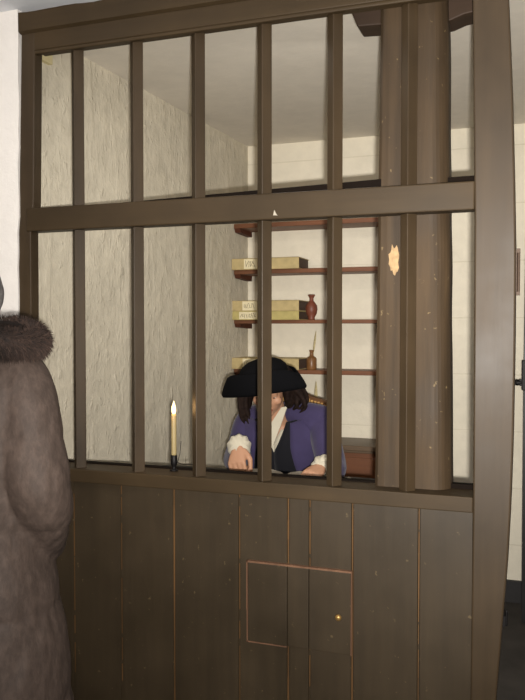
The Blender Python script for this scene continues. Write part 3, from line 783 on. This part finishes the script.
# long dark hair falling to both sides of the face
bm = B(); random.seed(11)
for s in (-1, 1): ellipsoid(bm, HC + H3 @ Vector((s * 0.084, -0.012, -0.028)), (0.020, 0.046, 0.078), H3)
ellipsoid(bm, HC + H3 @ Vector((0, 0.016, 0.018)), (0.082, 0.095, 0.076), H3)
for s in (-1, 1):
    for i in range(34):
        ph = random.uniform(-0.30, 1.0)      # from beside the face round to the nape
        a = R(-20 + 100 * ph) if ph > 0 else R(-20 + 60 * ph)
        r0 = 0.086; base = hd(s * r0 * math.cos(a), 0.01 + 0.098 * math.sin(a), 0.03 + random.uniform(-0.01, 0.03))
        ln = random.uniform(0.115, 0.165) if ph < 0.35 else random.uniform(0.14, 0.20)
        out = Vector((s * random.uniform(0.010, 0.040) + (0.035 if s > 0 else 0.0) * random.random(), random.uniform(-0.02, 0.02), 0))
        if s > 0: ln *= 0.8; out = out * 1.25
        p1 = base + Vector((s * 0.012, -0.004, -ln * 0.4)) + out * 0.6; p2 = base + Vector((0, -0.002, -ln * 0.8)) + out; p3 = base + Vector((-s * 0.008, 0.0, -ln)) + out * 0.8
        tube(bm, [(*base, 0.010), (*p1, 0.0115), (*p2, 0.009), (*p3, 0.004)], 8, 3)
fuse('hair', bm, M['hair'], per, 0.0045, 2)
# tricorne hat
TM = Matrix.Rotation(R(0), 4, 'Z') @ Matrix.Rotation(R(10), 4, 'X') @ Matrix.Rotation(R(-8), 4, 'Y')
TC = HC + Vector((-0.008, -0.004, -0.004))
bm = B(); NN = 120
CR = lambda th: (0.094 * math.sin(th), -0.112 * math.cos(th))       # crown outline on plan
def brim(theta, t, off=0.0):
    """theta measured from the front (towards -y); three flaps turned up against the crown, three points between"""
    th = (theta + math.pi) % (2 * math.pi) - math.pi; c = R(80)
    if abs(th) <= c: u = abs(th) / c; h = 0.084
    else: u = abs((math.pi - abs(th)) - R(50)) / R(50); h = 0.062
    u = min(1, u); side = abs(th) < R(130)
    lift = h * (1 - u ** 6) + (0.044 if side else 0.02) * u ** 6
    out = 0.016 + (0.052 if side else 0.05) * u ** 2.0          # how far the folded top edge stands off the crown
    lo = out + 0.010 + (0.024 if side else 0.02) * u ** 4
    bx, by_ = CR(th); n = Vector((bx, by_, 0)).normalized()
    base = Vector((bx, by_, 0)); low = base + n * lo + Vector((0, 0, -0.006 - 0.012 * u ** 3)); top = base + n * out + Vector((0, 0, lift))
    if t < 0.4: p = base.lerp(low, t / 0.4)
    else:
        q = (t - 0.4) / 0.6; p = low.lerp(top, q) + n * (0.006 * math.sin(math.pi * q))
    return p + (n + Vector((0, 0, -0.3))) * off
rows = []
for j in range(9): rows.append([TM @ brim(2 * math.pi * i / NN, j / 8, 0.003) + TC for i in range(NN)])
for j in range(8, -1, -1): rows.append([TM @ brim(2 * math.pi * i / NN, j / 8, -0.003) + TC for i in range(NN)])
rows.append(rows[0]); skin_rings(bm, rows, cap=False)
bmesh.ops.remove_doubles(bm, verts=bm.verts, dist=0.00005)
hat = obj('tricorne_hat', bm, M['hat'], per, smooth=True)
bm = B(); lathe(bm, [(0.096, -0.004), (0.100, 0.03), (0.102, 0.06), (0.096, 0.080), (0.083, 0.096), (0.062, 0.109), (0.03, 0.117), (0.001, 0.119)], n=36, sy=1.16)
bmesh.ops.transform(bm, matrix=Matrix.Translation(TC) @ TM, verts=bm.verts)
obj('hat_crown', bm, M['hat'], hat, smooth=True)

# ================================================================== candle on the sill
cd = thing('candle', 'lit ivory candle in a small dark holder on the partition sill', 'candle', (-1.144, 0.078, 1.0165))
bm = B(); lathe(bm, [(0.014, 0), (0.015, 0.003), (0.008, 0.006), (0.006, 0.014), (0.010, 0.020), (0.0115, 0.028), (0.0115, 0.052), (0.010, 0.054)], n=20); obj('holder', bm, M['iron'], cd, smooth=True)
bm = B(); lathe(bm, [(0.0088, 0.050), (0.009, 0.06), (0.0087, 0.185), (0.0078, 0.191), (0.003, 0.192)], n=20); obj('wax_stick', bm, M['wax'], cd, smooth=True)
bm = B(); lathe(bm, [(0.0015, 0.190), (0.006, 0.194), (0.0078, 0.203), (0.0068, 0.214), (0.0036, 0.226), (0.0008, 0.236)], n=16); obj('flame', bm, M['flame'], cd, smooth=True)
bm = B(); tube(bm, [(0.012, 0, 0.030, 0.0013), (0.03, 0.004, 0.024, 0.0013), (0.06, 0.0, 0.026, 0.0013), (0.092, -0.004, 0.022, 0.0013)], 6, 5)
tube(bm, [(0.014, 0, 0.032, 0.001), (0.020, 0.004, 0.06, 0.001), (0.024, 0.004, 0.10, 0.001)], 6, 4); obj('wire', bm, M['iron'], cd)
fl = bpy.data.lights.new('candle_light', 'POINT'); fl.energy = 0.25; fl.color = (1.0, 0.55, 0.2); fl.shadow_soft_size = 0.02
flo = bpy.data.objects.new('candle_light', fl); COL.objects.link(flo); flo.parent = cd; flo.location = (0, -0.012, 0.215)

# ================================================================== visitor in a quilted coat, seen from behind
VX, VY = -1.255, -0.75
vis = thing('person', 'visitor seen from behind in a taupe quilted coat with brown fur collar', 'person', (VX, VY, 0))
bm = B()
VH = Vector((-0.079, 0.02, 1.660))
ellipsoid(bm, VH, (0.078, 0.098, 0.115)); ellipsoid(bm, VH + Vector((0, 0.04, -0.05)), (0.058, 0.062, 0.080)); ellipsoid(bm, VH + Vector((0, 0.10, -0.035)), (0.013, 0.02, 0.02))
for s in (-1, 1): ellipsoid(bm, VH + Vector((s * 0.078, 0.0, -0.02)), (0.010, 0.018, 0.030))
tube(bm, [(-0.07, 0.01, 1.60, 0.055), (-0.02, -0.01, 1.46, 0.062), (0, -0.01, 1.40, 0.08)], 16, 3)
torso(bm, [(0, 0, 0.82, 0.155, 0.11, 0), (0, 0, 0.95, 0.165, 0.115, 0), (0, 0, 1.10, 0.13, 0.095, 0), (0, 0, 1.28, 0.13, 0.09, 0), (0, 0, 1.37, 0.11, 0.07, 0), (0, 0, 1.42, 0.07, 0.055, 0)])
for s in (-1, 1):
    tube(bm, [(s * 0.085, 0, 0.86, 0.085), (s * 0.09, 0.01, 0.50, 0.055), (s * 0.09, -0.01, 0.34, 0.052), (s * 0.09, -0.01, 0.09, 0.036)], 16, 3)
    tube(bm, [(s * 0.09, -0.02, 0.045, 0.034), (s * 0.10, 0.08, 0.035, 0.036), (s * 0.10, 0.16, 0.026, 0.024)], 12, 3)
    tube(bm, [(s * 0.115, 0, 1.35, 0.040), (s * 0.18, -0.02, 1.11, 0.034), (s * 0.15, 0.04, 1.02, 0.030), (s * 0.12, 0.09, 0.96, 0.025)], 12, 3)
    hand(bm, (s * 0.12, 0.09, 0.96), (-s * 0.7, 0.1, -0.7), (-s * 0.8, -0.2, 0.3), s, (0.3, 0.4, 0.3))
fuse('body', bm, M['skin'], vis, 0.007, 3)
# coat: body and sleeves fused, with puffed horizontal quilting
bm = B()
torso(bm, [(0, 0, 0.44, 0.236, 0.185, 0), (0, 0, 0.62, 0.222, 0.172, 0), (0, 0, 0.78, 0.206, 0.162, 0), (0, -0.005, 0.93, 0.182, 0.150, 0), (0, -0.01, 1.08, 0.168, 0.140, 0), (0, -0.015, 1.24, 0.166, 0.140, 0),
           (0, -0.01, 1.36, 0.160, 0.120, 0), (0, -0.005, 1.42, 0.124, 0.10, 0), (0, -0.005, 1.46, 0.085, 0.085, 0)], n=48)
for s in (-1, 1):
    tube(bm, [(s * 0.115, 0.0, 1.385, 0.066), (s * 0.148, -0.01, 1.33, 0.070), (s * 0.174, -0.025, 1.23, 0.072), (s * 0.190, -0.03, 1.15, 0.070), (s * 0.190, -0.01, 1.09, 0.066), (s * 0.166, 0.03, 1.03, 0.056), (s * 0.135, 0.08, 0.975, 0.044)], 20, 4)
coat = fuse('quilted_coat', bm, M['parka'], vis, 0.008, 3)
for v in coat.data.vertices:
    p = v.co
    q = abs(math.sin(math.pi * (p.z + 0.05 * noise.noise(p * 2.5)) / 0.21)) ** 0.35
    v.co = p + v.normal * (0.008 * (q - 0.75) + 0.005 * noise.noise(p * 11) + 0.0028 * noise.noise(Vector((p.x * 45, p.y * 45, p.z * 18))))
# fur collar: soft roll plus thousands of hairs
bm = B(); rows = []; random.seed(21)
def fur_c(a):
    x, y = math.cos(a), math.sin(a)
    return Vector((x * 0.150, y * 0.115 - 0.01, 1.478 - 0.016 * math.cos(2 * a) - 0.006 * max(0, -y) )), Vector((x, y, 0)).normalized()
for i in range(49):
    c, o_ = fur_c(2 * math.pi * i / 48)
    rr = 0.028
    rows.append([c + o_ * rr * math.cos(q) + Vector((0, 0, 1)) * rr * 0.8 * math.sin(q) for q in [2 * math.pi * j / 16 for j in range(16)]])
skin_rings(bm, rows, cap=False)
for i in range(16000):
    a = random.uniform(0, 2 * math.pi); q = random.uniform(-1.9, 2.2)
    c, o_ = fur_c(a); n = o_ * math.cos(q) + Vector((0, 0, 1)) * math.sin(q)
    p = c + n * 0.026; tng = Vector((-o_.y, o_.x, 0))
    d = (n + tng * random.uniform(-0.6, 0.6) + Vector((0, 0, random.uniform(-0.75, 0.1))) + o_ * 0.1).normalized()
    ln = random.uniform(0.012, 0.025); sd = d.cross(n if abs(d.dot(n)) < 0.95 else tng).normalized() * 0.0008
    m1 = p + d * ln * 0.6 + Vector((0, 0, -0.002))
    tip = p + d * ln + Vector((0, 0, -0.006))
    v = [bm.verts.new(k) for k in (p - sd, p + sd, m1 + sd * 0.8, m1 - sd * 0.8, tip)]
    k_ = 1 if random.random() < 0.45 else 0
    bm.faces.new((v[0], v[1], v[2], v[3])).material_index = k_; bm.faces.new((v[3], v[2], v[4])).material_index = k_
me = bpy.data.meshes.new('fur_collar'); bm.to_mesh(me); bm.free(); me.materials.append(M['fur']); me.materials.append(M['fur_tip'])
fo = bpy.data.objects.new('fur_collar', me); COL.objects.link(fo); fo.parent = vis; fo['label'] = 'dark brown fur collar'
# grey hair
bm = B(); ellipsoid(bm, VH + Vector((0, -0.012, 0.018)), (0.089, 0.105, 0.118))
for i in range(60):
    a = R(random.uniform(150, 390)); x, y = math.cos(a), math.sin(a)
    b0 = VH + Vector((x * 0.080, y * 0.10 - 0.01, 0.0)); L_ = random.uniform(0.09, 0.135)
    tube(bm, [(*b0, 0.013), (*(b0 + Vector((x * 0.022, y * 0.018, -L_ * .6))), 0.015), (*(b0 + Vector((x * 0.014, y * 0.010, -L_))), 0.008)], 8, 3)
fuse('hair', bm, M['greyhair'], vis, 0.006, 2)
for s in (-1, 1):
    bm = B(); tube(bm, [(s * 0.075, 0, 0.88, 0.080), (s * 0.095, 0.005, 0.50, 0.076), (s * 0.092, -0.01, 0.10, 0.066)], 18, 4); obj('trouser_leg', bm, M['trousers'], vis, smooth=True)
    bm = B(); tube(bm, [(s * 0.09, -0.02, 0.052, 0.046), (s * 0.10, 0.08, 0.044, 0.044), (s * 0.10, 0.18, 0.034, 0.033)], 14, 3); fuse('shoe', bm, M['shoe'], vis, 0.006, 3)
